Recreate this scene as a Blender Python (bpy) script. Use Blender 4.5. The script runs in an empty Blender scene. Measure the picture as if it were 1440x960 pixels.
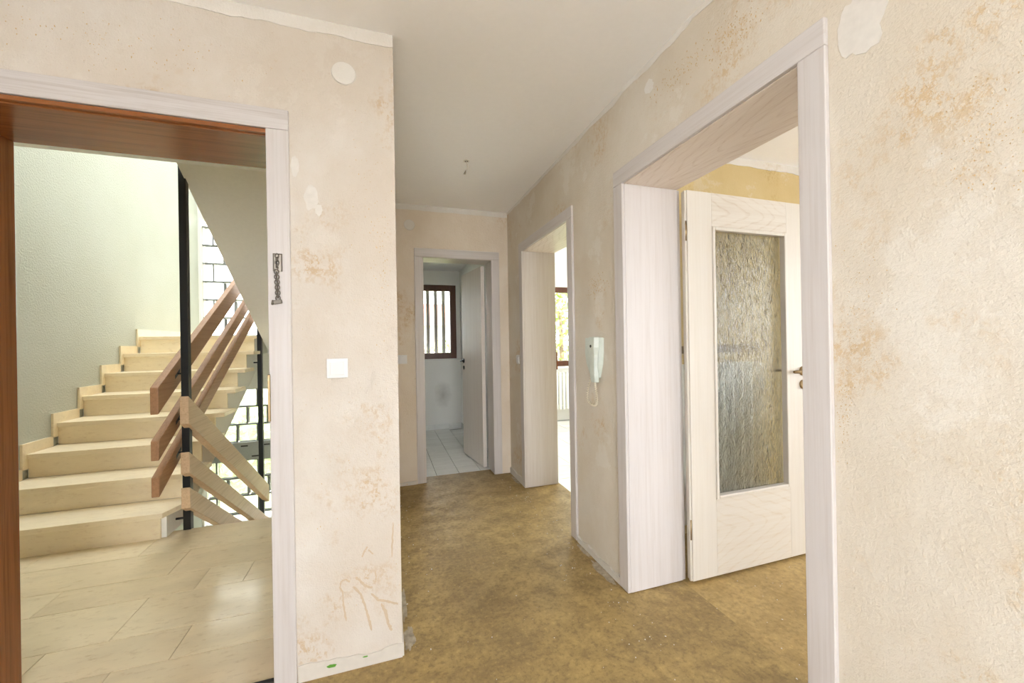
import bpy, bmesh, math, random
from mathutils import Matrix, Vector, noise as mnoise

random.seed(7)
S = bpy.context.scene
COL = S.collection

# ------------------------------------------------------------------ camera
YAW, PITCH, ROLL, HC, FPX = 0.3135, 0.0015, -0.0166, 1.2264, 552.9975
fw = Vector((math.sin(YAW)*math.cos(PITCH), math.cos(YAW)*math.cos(PITCH), math.sin(PITCH)))
rt = Vector((math.cos(YAW), -math.sin(YAW), 0)); up = rt.cross(fw)
cr, sr = math.cos(ROLL), math.sin(ROLL)
R_, U_ = rt*cr + up*sr, up*cr - rt*sr
cam = bpy.data.cameras.new('camera'); co = bpy.data.objects.new('camera', cam); COL.objects.link(co)
cam.sensor_fit = 'HORIZONTAL'; cam.sensor_width = 36.0; cam.lens = FPX/1440*36.0
cam.clip_start = 0.02
M = Matrix(((R_.x, U_.x, -fw.x, 0), (R_.y, U_.y, -fw.y, 0), (R_.z, U_.z, -fw.z, HC), (0, 0, 0, 1)))
co.matrix_world = M
S.camera = co

# ------------------------------------------------------------------ world: bright overcast sky
W = bpy.data.worlds.new('overcast_sky'); S.world = W; W.use_nodes = True
bg = W.node_tree.nodes['Background']; bg.inputs[0].default_value = (0.97, 0.985, 1.0, 1); bg.inputs[1].default_value = 6.0

# ------------------------------------------------------------------ exposure
S.view_settings.view_transform = 'Standard'
S.view_settings.look = 'None'
S.view_settings.gamma = 1.0
S.view_settings.use_curve_mapping = False
S.view_settings.exposure = 1.56
S.cycles.use_denoising = True
S.cycles.max_bounces = 10
S.cycles.diffuse_bounces = 6
S.cycles.transparent_max_bounces = 16
S.cycles.sample_clamp_indirect = 6.0
S.cycles.caustics_reflective = False
S.cycles.caustics_refractive = False

sun = bpy.data.lights.new('sun', 'SUN'); sun.energy = 5; sun.angle = math.radians(1.5); sun.color = (1.0, .97, .93)
so = bpy.data.objects.new('sun', sun); COL.objects.link(so); so.location = (0, -12, 14)
so.rotation_euler = Vector((.10, .64, -.76)).to_track_quat('-Z', 'Y').to_euler()
def area(name, loc, direction, sx, sy, power, color=(1, 1, 1), portal=False):
    l = bpy.data.lights.new(name, 'AREA'); l.shape = 'RECTANGLE'; l.size = sx; l.size_y = sy
    l.energy = power; l.color = color
    if portal: l.cycles.is_portal = True
    o = bpy.data.objects.new(name, l); COL.objects.link(o); o.location = loc
    o.rotation_euler = Vector(direction).to_track_quat('-Z', 'Z' if abs(direction[2]) < .5 else 'Y').to_euler()
    return o
# daylight enters by windows, some of them and the skylight added out of view (hall and room windows lie behind the camera); portals only guide sampling
area('added_kitchen_fill', (5.6, 4.0, 1.475), (-1, 0, 0), 2.2, 1.35, 70, (1.0, 0.98, 0.95))  # added fill lamp outside an unseen window, brightens the corridor end
area('portal_hall', (-0.35, -2.72, 1.325), (0, 1, 0), 2.2, 1.95, 0, portal=True)
area('portal_hall_side', (-2.02, -0.75, 1.5), (1, 0, 0), 1.9, 1.4, 0, portal=True)
area('portal_room', (3.0, -2.72, 1.325), (0, 1, 0), 2.2, 1.95, 0, portal=True)
area('portal_room_side', (5.22, 0.6, 1.325), (-1, 0, 0), 2.2, 1.85, 0, portal=True)
area('portal_kitchen_side', (5.22, 4.0, 1.475), (-1, 0, 0), 2.2, 1.35, 0, portal=True)
area('portal_kitchen', (3.15, 6.0, 1.45), (0, -1, 0), 1.5, 1.3, 0, portal=True)
area('portal_toilet', (0.62, 6.0, 1.53), (0, -1, 0), 0.8, 1.1, 0, portal=True)
area('portal_stair_upper', (-1.25, 6.7, 2.15), (0, -1, 0), 2.2, 1.6, 0, portal=True)
area('portal_stair_top', (-1.775, 4.675, 5.12), (0, 0, -1), 1.15, 3.05, 0, portal=True)
area('portal_stair_lower', (-1.25, 6.7, -0.3), (0, -1, 0), 2.3, 2.0, 0, portal=True)

# ------------------------------------------------------------------ materials
def newmat(name):
    m = bpy.data.materials.new(name); m.use_nodes = True
    nt = m.node_tree; b = nt.nodes['Principled BSDF']
    return m, nt, b
def N(nt, t, **kw):
    n = nt.nodes.new(t)
    for k, v in kw.items(): setattr(n, k, v)
    return n
def L(nt, a, b): nt.links.new(a, b)
def pos(nt, scale=(1, 1, 1), offset=(0, 0, 0)):
    g = N(nt, 'ShaderNodeNewGeometry'); mp = N(nt, 'ShaderNodeMapping')
    mp.inputs['Scale'].default_value = scale; mp.inputs['Location'].default_value = offset
    L(nt, g.outputs['Position'], mp.inputs['Vector']); return mp.outputs[0]
def nz(nt, vec, scale, detail=4, rough=.55, dist=0):
    n = N(nt, 'ShaderNodeTexNoise'); n.inputs['Scale'].default_value = scale; n.inputs['Detail'].default_value = detail
    n.inputs['Roughness'].default_value = rough; n.inputs['Distortion'].default_value = dist
    L(nt, vec, n.inputs['Vector']); return n.outputs['Fac']
def ramp(nt, fac, stops):
    r = N(nt, 'ShaderNodeValToRGB'); e = r.color_ramp.elements
    while len(e) < len(stops): e.new(.5)
    for i, (p, c) in enumerate(stops):
        e[i].position = p; e[i].color = (c, c, c, 1) if isinstance(c, (int, float)) else (*c, 1)
    L(nt, fac, r.inputs[0]); return r.outputs[0]
def mix(nt, fac, a, b, blend='MIX'):
    n = N(nt, 'ShaderNodeMix', data_type='RGBA', blend_type=blend)
    for sock, v in ((n.inputs[0], fac), (n.inputs[6], a), (n.inputs[7], b)):
        if isinstance(v, tuple): sock.default_value = (*v, 1)
        elif isinstance(v, (int, float)): sock.default_value = v
        else: L(nt, v, sock)
    return n.outputs[2]
def math_(nt, op, a, b=None, c=None):
    n = N(nt, 'ShaderNodeMath', operation=op)
    for i, v in enumerate((a, b, c)):
        if v is None: continue
        if isinstance(v, (int, float)): n.inputs[i].default_value = v
        else: L(nt, v, n.inputs[i])
    return n.outputs[0]
def bump(nt, b, h, strength=.3, dist=.005):
    n = N(nt, 'ShaderNodeBump'); n.inputs['Strength'].default_value = strength; n.inputs['Distance'].default_value = dist
    L(nt, h, n.inputs['Height']); L(nt, n.outputs[0], b.inputs['Normal'])

def plain(name, c, rough=.5, metal=0.0, var=.05):
    m, nt, b = newmat(name)
    v = nz(nt, pos(nt), 40, 3)
    L(nt, mix(nt, ramp(nt, v, [(.3, 0), (.7, 1)]), tuple(x*(1-var) for x in c), tuple(min(1, x*(1+var*.7)) for x in c)), b.inputs['Base Color'])
    b.inputs['Roughness'].default_value = rough; b.inputs['Metallic'].default_value = metal
    return m

def plaster(name, base, light, stain, dens=.5, white=.5, dkw=.35, speck=.3):
    m, nt, b = newmat(name)
    p = pos(nt)
    big = nz(nt, p, 1.6, 5, .6)
    mid = nz(nt, pos(nt, (1, 1, .6), (4, 2, 9)), 4.5, 6, .65)
    fine = nz(nt, p, 60, 5, .7)
    grain = nz(nt, p, 170, 3, .6)
    c = mix(nt, ramp(nt, big, [(.36, 0), (.62, 1)]), base, light)
    dk = tuple(x*y for x, y in zip(base, (.90, .86, .80)))
    c = mix(nt, math_(nt, 'MULTIPLY', ramp(nt, mid, [(.44, 0), (.68, 1)]), dkw), c, dk)
    # rusty paste residue: sparse clusters broken up by fine noise
    cl = ramp(nt, nz(nt, pos(nt, (1, 1, 1), (11, 5, 3)), 2.3, 5, .6), [(.61-.10*dens, 0), (.70-.10*dens, 1)])
    br = ramp(nt, nz(nt, pos(nt, (1, 1, .75)), 48, 8, .8), [(.49, 0), (.55, 1)])
    st = math_(nt, 'MULTIPLY', math_(nt, 'MULTIPLY', cl, br), .72)
    c = mix(nt, st, c, stain)
    sp = ramp(nt, fine, [(.63, 0), (.72, 1)])
    c = mix(nt, math_(nt, 'MULTIPLY', sp, speck), c, stain)
    # whitish filler smears
    wc = ramp(nt, nz(nt, pos(nt, (1, 1, 1), (3, 8, 1)), 3.1, 6, .7), [(.58, 0), (.61, 1)])
    c = mix(nt, math_(nt, 'MULTIPLY', wc, white), c, (.70, .67, .61))
    L(nt, c, b.inputs['Base Color'])
    b.inputs['Roughness'].default_value = .88
    h = math_(nt, 'ADD', math_(nt, 'MULTIPLY', fine, .8), math_(nt, 'MULTIPLY', grain, .5))
    h = math_(nt, 'ADD', h, math_(nt, 'MULTIPLY', mid, 1.2))
    bump(nt, b, h, .6, .005)
    return m

def wood(name, base, dark, axis='Z', rough=.42, cath=None, freq=9.0, contrast=.55):
    """fine straight grain along AXIS; cath=(cross axis, centre, k) adds nested arches"""
    m, nt, b = newmat(name)
    sc = {'X': (2.2, 90, 90), 'Y': (90, 2.2, 90), 'Z': (90, 90, 2.2)}[axis]
    g1 = nz(nt, pos(nt, sc), 1.0, 5, .7)
    sc2 = tuple(v*.28 for v in sc)
    g2 = nz(nt, pos(nt, sc2, (5, 3, 2)), 1.0, 4, .6)
    f = math_(nt, 'MULTIPLY', ramp(nt, g1, [(.46, 0), (.66, 1)]), contrast)
    f = math_(nt, 'ADD', f, math_(nt, 'MULTIPLY', ramp(nt, g2, [(.42, 0), (.7, 1)]), contrast*.55))
    if cath:
        ca, cen, k = cath
        g = N(nt, 'ShaderNodeNewGeometry'); sx = N(nt, 'ShaderNodeSeparateXYZ'); L(nt, g.outputs['Position'], sx.inputs[0])
        o = {'X': 0, 'Y': 1, 'Z': 2}
        lo, cr_ = sx.outputs[o[axis]], sx.outputs[o[ca]]
        d = math_(nt, 'SUBTRACT', cr_, cen)
        q = math_(nt, 'SQRT', math_(nt, 'ADD', math_(nt, 'MULTIPLY', d, d), .00025))
        v = math_(nt, 'ADD', lo, math_(nt, 'MULTIPLY', q, k))
        w = nz(nt, pos(nt), 5, 3, .55)
        v = math_(nt, 'ADD', v, math_(nt, 'MULTIPLY', w, .22))
        fr = math_(nt, 'FRACT', math_(nt, 'MULTIPLY', v, freq))
        br_ = ramp(nt, g1, [(.40, .25), (.60, 1)])
        line = ramp(nt, fr, [(0, .12), (.70, .02), (.93, 1), (1, .12)])
        f = math_(nt, 'ADD', math_(nt, 'MULTIPLY', f, .6), math_(nt, 'MULTIPLY', math_(nt, 'MULTIPLY', line, br_), contrast*1.2))
    cl = N(nt, 'ShaderNodeClamp'); L(nt, f, cl.inputs[0])
    L(nt, mix(nt, cl.outputs[0], base, dark), b.inputs['Base Color'])
    b.inputs['Roughness'].default_value = rough
    bump(nt, b, g1, .12, .0015)
    return m

OAK, OAKD = (.585, .555, .545), (.50, .455, .43)
M_oak_z = wood('limed_oak_upright', OAK, OAKD, 'Z')
M_oak_x = wood('limed_oak_across', OAK, (.44, .39, .36), 'X', contrast=.7)
M_oak_y = wood('limed_oak_along', OAK, OAKD, 'Y')
M_oak_soff = wood('limed_oak_arched_brightened', (.78, .705, .635), (.60, .50, .42), 'Y', cath=('X', 1.30, 3.2), freq=7, contrast=.55)  # oak lightened on the lining heads in place of bounced light
M_oak_leaf = wood('limed_oak_leaf', (.66, .625, .565), (.59, .54, .46), 'Z', contrast=.4)
M_oak_rail = wood('limed_oak_arched_rail', (.66, .625, .565), (.50, .41, .315), 'X', cath=('Z', 1.88, 2.6), freq=9, contrast=.45)
M_oak_panel = wood('limed_oak_arched_panel', (.66, .625, .565), (.56, .47, .35), 'X', cath=('Z', .24, 2.4), freq=9, contrast=.4)
M_oak_grey = wood('limed_oak_greyish', (.70, .65, .605), (.58, .52, .475), 'Z')
M_mahog = wood('reddish_brown_varnished_wood_across', (.30, .105, .030), (.15, .045, .012), 'X', rough=.22)
M_mahog_z = wood('reddish_brown_varnished_wood_upright', (.30, .105, .028), (.15, .045, .012), 'Z', rough=.22)
M_rail = wood('brown_handrail_wood', (.45, .245, .125), (.30, .145, .065), 'Y', rough=.42)
M_rail_lit = wood('lit_brown_handrail_wood', (.66, .47, .29), (.46, .29, .16), 'Y', rough=.42)  # lighter copy of the handrail wood; light on the falling boards painted in
M_railend = wood('brown_handrail_end_grain', (.24, .09, .035), (.15, .05, .02), 'Z', rough=.35)
M_winwood = wood('dark_brown_window_wood', (.115, .042, .02), (.05, .018, .01), 'Z', rough=.35)

M_wall = plaster('bare_plaster_beige', (.60, .54, .468), (.655, .618, .57), (.50, .345, .18), .22, .18)
M_wall_f = plaster('bare_plaster_brightened', (.69, .605, .50), (.74, .67, .58), (.56, .40, .22), .3, .15)  # same plaster as the left wall, lightened to stand in for missing light
M_wall_r = plaster('bare_plaster_cream', (.605, .54, .44), (.66, .615, .54), (.53, .37, .19), .70, .45, .3, .35)
M_wall_room = plaster('bare_plaster_yellow', (.58, .455, .225), (.62, .495, .27), (.48, .335, .13), .3, .2)
M_filler = plaster('white_filler', (.70, .675, .63), (.74, .725, .69), (.62, .56, .46), .1, .3)
M_patch = plain('dried_filler', (.665, .635, .59), .95)
M_ceil = plain('white_ceiling_paint', (.925, .93, .945), .9, var=.01)
M_white = plain('white_wall_paint', (.85, .85, .83), .85)
M_plastic = plain('white_plastic', (.70, .70, .70), .35, var=.01)
M_plastic_g = plain('pale_greenish_plastic', (.60, .66, .61), .38)
M_black = plain('black_steel', (.012, .013, .014), .38, .3)
M_dark = plain('dark_rubber', (.03, .03, .03), .6)
M_brass = plain('dull_brass', (.33, .24, .13), .35, .9)
M_nickel = plain('tarnished_nickel', (.17, .15, .125), .5, .6)
M_plate = plain('worn_nickel_plate', (.47, .43, .37), .45, .3)
M_grey = plain('grey_metal', (.40, .42, .42), .5)
M_bar = plain('weathered_bar', (.20, .19, .17), .8)
M_mortar = plain('grey_mortar', (.22, .23, .225), .9)
M_concrete = plain('grey_lime_residue', (.60, .565, .51), .95, var=.04)
M_green = plain('green_paint', (.10, .30, .03), .5)
M_cord = plain('cream_cord', (.78, .72, .58), .5)
M_radi = plain('white_enamel', (.90, .91, .87), .3)

def mat_floor(name, a, b_, c_, seed):
    m, nt, b = newmat(name)
    p = pos(nt, (1, 1, 1), (seed, seed*.7, 0))
    n1 = nz(nt, p, 1.7, 6, .6); n2 = nz(nt, p, 7.0, 7, .7); n3 = nz(nt, p, 45, 5, .7); n4 = nz(nt, p, 150, 2, .6)
    c = mix(nt, ramp(nt, n1, [(.40, 0), (.56, 1)]), a, b_)
    c = mix(nt, math_(nt, 'MULTIPLY', ramp(nt, n2, [(.43, 0), (.62, 1)]), .7), c, c_)
    c = mix(nt, math_(nt, 'MULTIPLY', ramp(nt, n3, [(.38, 1), (.50, 0)]), .5), c, tuple(x*.55 for x in a))
    c = mix(nt, math_(nt, 'MULTIPLY', ramp(nt, n3, [(.57, 0), (.68, 1)]), .4), c, tuple(min(1, x*1.5) for x in b_))
    c = mix(nt, math_(nt, 'MULTIPLY', ramp(nt, n4, [(.76, 0), (.80, 1)]), .5), c, (.75, .70, .60))
    L(nt, c, b.inputs['Base Color'])
    L(nt, ramp(nt, n2, [(.3, .42), (.7, .68)]), b.inputs['Roughness'])
    bump(nt, b, math_(nt, 'ADD', n3, n2), .3, .003)
    return m
M_floor = mat_floor('stained_screed', (.295, .20, .076), (.42, .295, .112), (.215, .148, .062), 0)
M_floor_room = mat_floor('yellow_screed', (.39, .265, .10), (.46, .325, .13), (.32, .22, .085), 5)

def mat_marble(name, base, dark, rough):
    m, nt, b = newmat(name)
    oi = N(nt, 'ShaderNodeObjectInfo')
    g = N(nt, 'ShaderNodeNewGeometry'); mp = N(nt, 'ShaderNodeMapping'); mp.inputs['Scale'].default_value = (4, 11, 11)
    ad = N(nt, 'ShaderNodeVectorMath', operation='ADD'); sc = N(nt, 'ShaderNodeVectorMath', operation='SCALE')
    L(nt, g.outputs['Position'], mp.inputs[0]); sc.inputs[0].default_value = (9, 7, 5); L(nt, oi.outputs['Random'], sc.inputs['Scale'])
    L(nt, mp.outputs[0], ad.inputs[0]); L(nt, sc.outputs[0], ad.inputs[1])
    n1 = nz(nt, ad.outputs[0], .8, 6, .62, .4); n2 = nz(nt, ad.outputs[0], 4.5, 6, .7)
    c = mix(nt, ramp(nt, n1, [(.35, 0), (.65, 1)]), base, tuple(min(1, x*1.12) for x in base))
    c = mix(nt, math_(nt, 'MULTIPLY', ramp(nt, n2, [(.55, 0), (.70, 1)]), .55), c, dark)
    c = mix(nt, math_(nt, 'MULTIPLY', oi.outputs['Random'], .22), c, dark)
    L(nt, c, b.inputs['Base Color']); b.inputs['Roughness'].default_value = rough
    return m
M_marble = mat_marble('beige_marble', (.82, .71, .50), (.60, .455, .265), .14)
M_tread = mat_marble('beige_stair_marble', (.90, .79, .585), (.70, .55, .35), .3)
M_tile = mat_marble('white_glazed_tile', (.79, .80, .785), (.70, .71, .70), .12)
M_rough = None
def mat_stairwall():
    m, nt, b = newmat('rough_pale_green_render')
    n = nz(nt, pos(nt), 70, 4, .6); n2 = nz(nt, pos(nt), 2, 3)
    L(nt, mix(nt, ramp(nt, n2, [(.3, 0), (.7, 1)]), (.56, .58, .51), (.59, .61, .55)), b.inputs['Base Color'])
    b.inputs['Roughness'].default_value = .95; bump(nt, b, n, .7, .008); return m
M_stairwall = mat_stairwall()
M_stairwhite = plain('white_stair_render', (.87, .865, .83), .9, var=.02)

def mat_pane(name, tint=(.96, .98, .97)):
    m, nt, b = newmat(name); nt.nodes.remove(b); out = nt.nodes['Material Output']
    t = N(nt, 'ShaderNodeBsdfTransparent'); t.inputs[0].default_value = (*tint, 1)
    g = N(nt, 'ShaderNodeBsdfGlossy'); g.inputs['Roughness'].default_value = .02
    fr = N(nt, 'ShaderNodeFresnel'); fr.inputs[0].default_value = 1.45
    mx = N(nt, 'ShaderNodeMixShader'); L(nt, fr.outputs[0], mx.inputs[0]); L(nt, t.outputs[0], mx.inputs[1]); L(nt, g.outputs[0], mx.inputs[2])
    L(nt, mx.outputs[0], out.inputs[0]); return m
M_pane = mat_pane('clear_window_glass')
M_pane_kit = mat_pane('tinted_window_glass', (.78, .79, .78))
T_HALL, T_SIDE, T_ROOM, T_RSIDE = .985, .80, .84, .84
M_pane_hall = mat_pane('daylight_tint_glass_hall', (T_HALL,)*3); M_pane_side = mat_pane('daylight_tint_glass_side', (T_SIDE,)*3)  # panes tinted only to set how much daylight enters
M_pane_top = mat_pane('added_skylight_glass', (.90, .91, .90))  # pane of the added skylight, tinted to set brightness
M_pane_room = mat_pane('daylight_tint_glass_room', (T_ROOM,)*3); M_pane_rside = mat_pane('daylight_tint_glass_room_side', (T_RSIDE,)*3)
def mat_block():
    m, nt, b = newmat('wavy_glass_block'); nt.nodes.remove(b); out = nt.nodes['Material Output']
    h = nz(nt, pos(nt, (1, 1, 1.4)), 38, 3, .6, 1.2)
    bp = N(nt, 'ShaderNodeBump'); bp.inputs['Strength'].default_value = .8; bp.inputs['Distance'].default_value = .01; L(nt, h, bp.inputs['Height'])
    t = N(nt, 'ShaderNodeBsdfTransparent'); t.inputs[0].default_value = (.72, .73, .70, 1)
    rf = N(nt, 'ShaderNodeBsdfRefraction'); rf.inputs['IOR'].default_value = 1.25; rf.inputs['Roughness'].default_value = .12; rf.inputs[0].default_value = (.72, .73, .70, 1)
    L(nt, bp.outputs[0], rf.inputs['Normal'])
    tl = N(nt, 'ShaderNodeBsdfTranslucent'); tl.inputs[0].default_value = (.62, .63, .60, 1); L(nt, bp.outputs[0], tl.inputs['Normal'])
    g = N(nt, 'ShaderNodeBsdfGlossy'); g.inputs['Roughness'].default_value = .1; L(nt, bp.outputs[0], g.inputs['Normal'])
    a = N(nt, 'ShaderNodeMixShader'); a.inputs[0].default_value = .12; L(nt, t.outputs[0], a.inputs[1]); L(nt, rf.outputs[0], a.inputs[2])
    c = N(nt, 'ShaderNodeMixShader'); c.inputs[0].default_value = .10; L(nt, a.outputs[0], c.inputs[1]); L(nt, tl.outputs[0], c.inputs[2])
    d = N(nt, 'ShaderNodeMixShader'); fr = N(nt, 'ShaderNodeFresnel'); fr.inputs[0].default_value = 1.3; L(nt, fr.outputs[0], d.inputs[0])
    L(nt, c.outputs[0], d.inputs[1]); L(nt, g.outputs[0], d.inputs[2]); L(nt, d.outputs[0], out.inputs[0]); return m
M_block = mat_block()
def mat_doorglass():
    m, nt, b = newmat('crinkled_ornamental_glass'); nt.nodes.remove(b); out = nt.nodes['Material Output']
    h1 = nz(nt, pos(nt, (1, 1, .45)), 42, 4, .65, 1.6); h2 = nz(nt, pos(nt), 14, 3, .5, .8)
    h = math_(nt, 'ADD', h1, h2)
    bp = N(nt, 'ShaderNodeBump'); bp.inputs['Strength'].default_value = .55; bp.inputs['Distance'].default_value = .008; L(nt, h, bp.inputs['Height'])
    rf = N(nt, 'ShaderNodeBsdfRefraction'); rf.inputs['IOR'].default_value = 1.18; rf.inputs['Roughness'].default_value = .03; L(nt, bp.outputs[0], rf.inputs['Normal'])
    rf.inputs[0].default_value = (.95, .96, .93, 1)
    t = N(nt, 'ShaderNodeBsdfTransparent'); t.inputs[0].default_value = (.93, .95, .92, 1)
    g = N(nt, 'ShaderNodeBsdfGlossy'); g.inputs['Roughness'].default_value = .08; L(nt, bp.outputs[0], g.inputs['Normal'])
    a = N(nt, 'ShaderNodeMixShader'); a.inputs[0].default_value = .35; L(nt, t.outputs[0], a.inputs[1]); L(nt, rf.outputs[0], a.inputs[2])
    d = N(nt, 'ShaderNodeMixShader'); fr = N(nt, 'ShaderNodeFresnel'); fr.inputs[0].default_value = 1.4; L(nt, bp.outputs[0], fr.inputs['Normal']); L(nt, fr.outputs[0], d.inputs[0])
    L(nt, a.outputs[0], d.inputs[1]); L(nt, g.outputs[0], d.inputs[2]); L(nt, d.outputs[0], out.inputs[0]); return m
M_doorglass = mat_doorglass()
def mat_leaf(name, c):
    m, nt, b = newmat(name); v = nz(nt, pos(nt), 6, 3)
    L(nt, mix(nt, ramp(nt, v, [(.3, 0), (.7, 1)]), tuple(x*.6 for x in c), c), b.inputs['Base Color']); b.inputs['Roughness'].default_value = .6; return m
M_leaf = mat_leaf('green_leaf', (.34, .46, .12)); M_grass = mat_leaf('lawn', (.36, .38, .22))
M_paving = plain('pale_bounce_paving', (.55, .53, .50), .9)
M_bark = plain('brown_bark', (.16, .11, .07), .9)
M_brickw = plain('pinkish_house_render', (.74, .55, .46), .9); M_roof = plain('red_roof_tile', (.42, .15, .09), .8)

# ------------------------------------------------------------------ object helpers
WM = {}
def link(name, me, mat, parent=None, loc=(0, 0, 0)):
    o = bpy.data.objects.new(name, me); COL.objects.link(o)
    if mat and not me.materials: me.materials.append(mat)
    o.location = loc; WM[o.name] = Matrix.Translation(loc)
    if parent: o.parent = parent; o.matrix_parent_inverse = WM[parent.name].inverted()
    return o
def tag(o, label, cat, group=None, kind=None):
    o['label'] = label; o['category'] = cat
    if group: o['group'] = group
    if kind: o['kind'] = kind
    return o
def thing(name, loc, label, cat, group=None, kind=None):
    o = bpy.data.objects.new(name, None); COL.objects.link(o); o.location = loc; o.empty_display_size = .1
    WM[o.name] = Matrix.Translation(loc); return tag(o, label, cat, group, kind)
def bm_mesh(name, bm, smooth=False):
    me = bpy.data.meshes.new(name); bmesh.ops.recalc_face_normals(bm, faces=bm.faces); bm.to_mesh(me); bm.free()
    if smooth:
        for p in me.polygons: p.use_smooth = True
    return me
def box_bm(x0, x1, y0, y1, z0, z1, bev=0, seg=2):
    bm = bmesh.new(); bmesh.ops.create_cube(bm, size=1)
    for v in bm.verts: v.co = ((x0+x1)/2+v.co.x*(x1-x0), (y0+y1)/2+v.co.y*(y1-y0), (z0+z1)/2+v.co.z*(z1-z0))
    if bev: bmesh.ops.bevel(bm, geom=bm.edges[:], offset=bev, segments=seg, affect='EDGES', profile=.5)
    return bm
def box(name, x0, x1, y0, y1, z0, z1, mat, parent=None, bev=0, seg=2):
    return link(name, bm_mesh(name, box_bm(x0, x1, y0, y1, z0, z1, bev, seg)), mat, parent)
def prism(name, pts, axis, a0, a1, mat, parent=None, bev=0):
    """extrude polygon pts (2D) along AXIS from a0 to a1; pts in (x,y),(x,z) or (y,z) order of the other axes"""
    def P(u, v, a): return {'X': (a, u, v), 'Y': (u, a, v), 'Z': (u, v, a)}[axis]
    bm = bmesh.new(); A = [bm.verts.new(P(u, v, a0)) for u, v in pts]; B = [bm.verts.new(P(u, v, a1)) for u, v in pts]
    n = len(pts); bm.faces.new(A); bm.faces.new(B[::-1])
    for i in range(n): bm.faces.new((A[i], B[i], B[(i+1) % n], A[(i+1) % n]))
    if bev: bmesh.ops.bevel(bm, geom=bm.edges[:], offset=bev, segments=2, affect='EDGES', profile=.5)
    return link(name, bm_mesh(name, bm), mat, parent)
def tube(name, pts, r, mat, parent=None, seg=8, closed=False):
    pts = [Vector(p) for p in pts]; bm = bmesh.new(); rings = []; n = len(pts); nrm = None
    for i, p in enumerate(pts):
        a = pts[(i-1) % n] if (closed or i > 0) else p; c = pts[(i+1) % n] if (closed or i < n-1) else p
        t = (c-a).normalized()
        if nrm is None: nrm = t.orthogonal().normalized()
        else:
            nrm = (nrm - t*nrm.dot(t)); nrm = nrm.normalized() if nrm.length > 1e-6 else t.orthogonal().normalized()
        bt = t.cross(nrm); rr = r[i] if isinstance(r, (list, tuple)) else r
        rings.append([bm.verts.new(p + (nrm*math.cos(k*2*math.pi/seg) + bt*math.sin(k*2*math.pi/seg))*rr) for k in range(seg)])
    for i in range(n if closed else n-1):
        A, B = rings[i], rings[(i+1) % n]
        for k in range(seg): bm.faces.new((A[k], A[(k+1) % seg], B[(k+1) % seg], B[k]))
    if not closed: bm.faces.new(rings[0][::-1]); bm.faces.new(rings[-1])
    return link(name, bm_mesh(name, bm, True), mat, parent)
def lathe(name, prof, origin, axis, mat, parent=None, seg=32):
    """prof: list of (radius, height along axis)"""
    z = Vector(axis).normalized(); x = z.orthogonal().normalized(); y = z.cross(x); o = Vector(origin)
    bm = bmesh.new(); rings = []
    for r, h in prof:
        rings.append([bm.verts.new(o + z*h + (x*math.cos(k*2*math.pi/seg)+y*math.sin(k*2*math.pi/seg))*r) for k in range(seg)])
    for A, B in zip(rings, rings[1:]):
        for k in range(seg): bm.faces.new((A[k], A[(k+1) % seg], B[(k+1) % seg], B[k]))
    bm.faces.new(rings[0][::-1]); bm.faces.new(rings[-1])
    return link(name, bm_mesh(name, bm), mat, parent)
def grid_wall(name, plane, a0, a1, us, vs, holes, mat, parent=None):
    """wall slab normal to PLANE ('X' or 'Y' or 'Z'), from a0 to a1; us, vs outer range; holes (u0,u1,v0,v1); one connected mesh"""
    U = sorted(set([us[0], us[1]] + [h for q in holes for h in q[:2]])); V = sorted(set([vs[0], vs[1]] + [h for q in holes for h in q[2:]]))
    U = [u for u in U if us[0] <= u <= us[1]]; V = [v for v in V if vs[0] <= v <= vs[1]]
    def P(u, v, a): return {'X': (a, u, v), 'Y': (u, a, v), 'Z': (u, v, a)}[plane]
    def solid(i, j):
        if not (0 <= i < len(U)-1 and 0 <= j < len(V)-1): return False
        cu, cv = (U[i]+U[i+1])/2, (V[j]+V[j+1])/2
        return not any(h[0] < cu < h[1] and h[2] < cv < h[3] for h in holes)
    bm = bmesh.new(); vd = {}
    def vt(i, j, k):
        if (i, j, k) not in vd: vd[(i, j, k)] = bm.verts.new(P(U[i], V[j], (a0, a1)[k]))
        return vd[(i, j, k)]
    for i in range(len(U)-1):
        for j in range(len(V)-1):
            if not solid(i, j): continue
            for k in (0, 1): bm.faces.new((vt(i, j, k), vt(i+1, j, k), vt(i+1, j+1, k), vt(i, j+1, k)))
            if not solid(i-1, j): bm.faces.new((vt(i, j, 0), vt(i, j, 1), vt(i, j+1, 1), vt(i, j+1, 0)))
            if not solid(i+1, j): bm.faces.new((vt(i+1, j, 0), vt(i+1, j, 1), vt(i+1, j+1, 1), vt(i+1, j+1, 0)))
            if not solid(i, j-1): bm.faces.new((vt(i, j, 0), vt(i, j, 1), vt(i+1, j, 1), vt(i+1, j, 0)))
            if not solid(i, j+1): bm.faces.new((vt(i, j+1, 0), vt(i, j+1, 1), vt(i+1, j+1, 1), vt(i+1, j+1, 0)))
    return link(name, bm_mesh(name, bm), mat, parent)
ST = 'structure'

# ------------------------------------------------------------------ main dimensions
H = 2.4406
XC, YL = 0.049, 1.612          # projecting corner of the left wall
XR, XR2 = 1.115, 1.400         # right wall
YF, YF2 = 3.530, 3.735         # far wall
YB = 5.65                      # outer wall behind toilet and kitchen
YS = 6.37                      # glass block wall of the stairwell
YBACK = -2.4
XE0, XE1 = -1.274, -0.393      # entrance door opening
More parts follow.
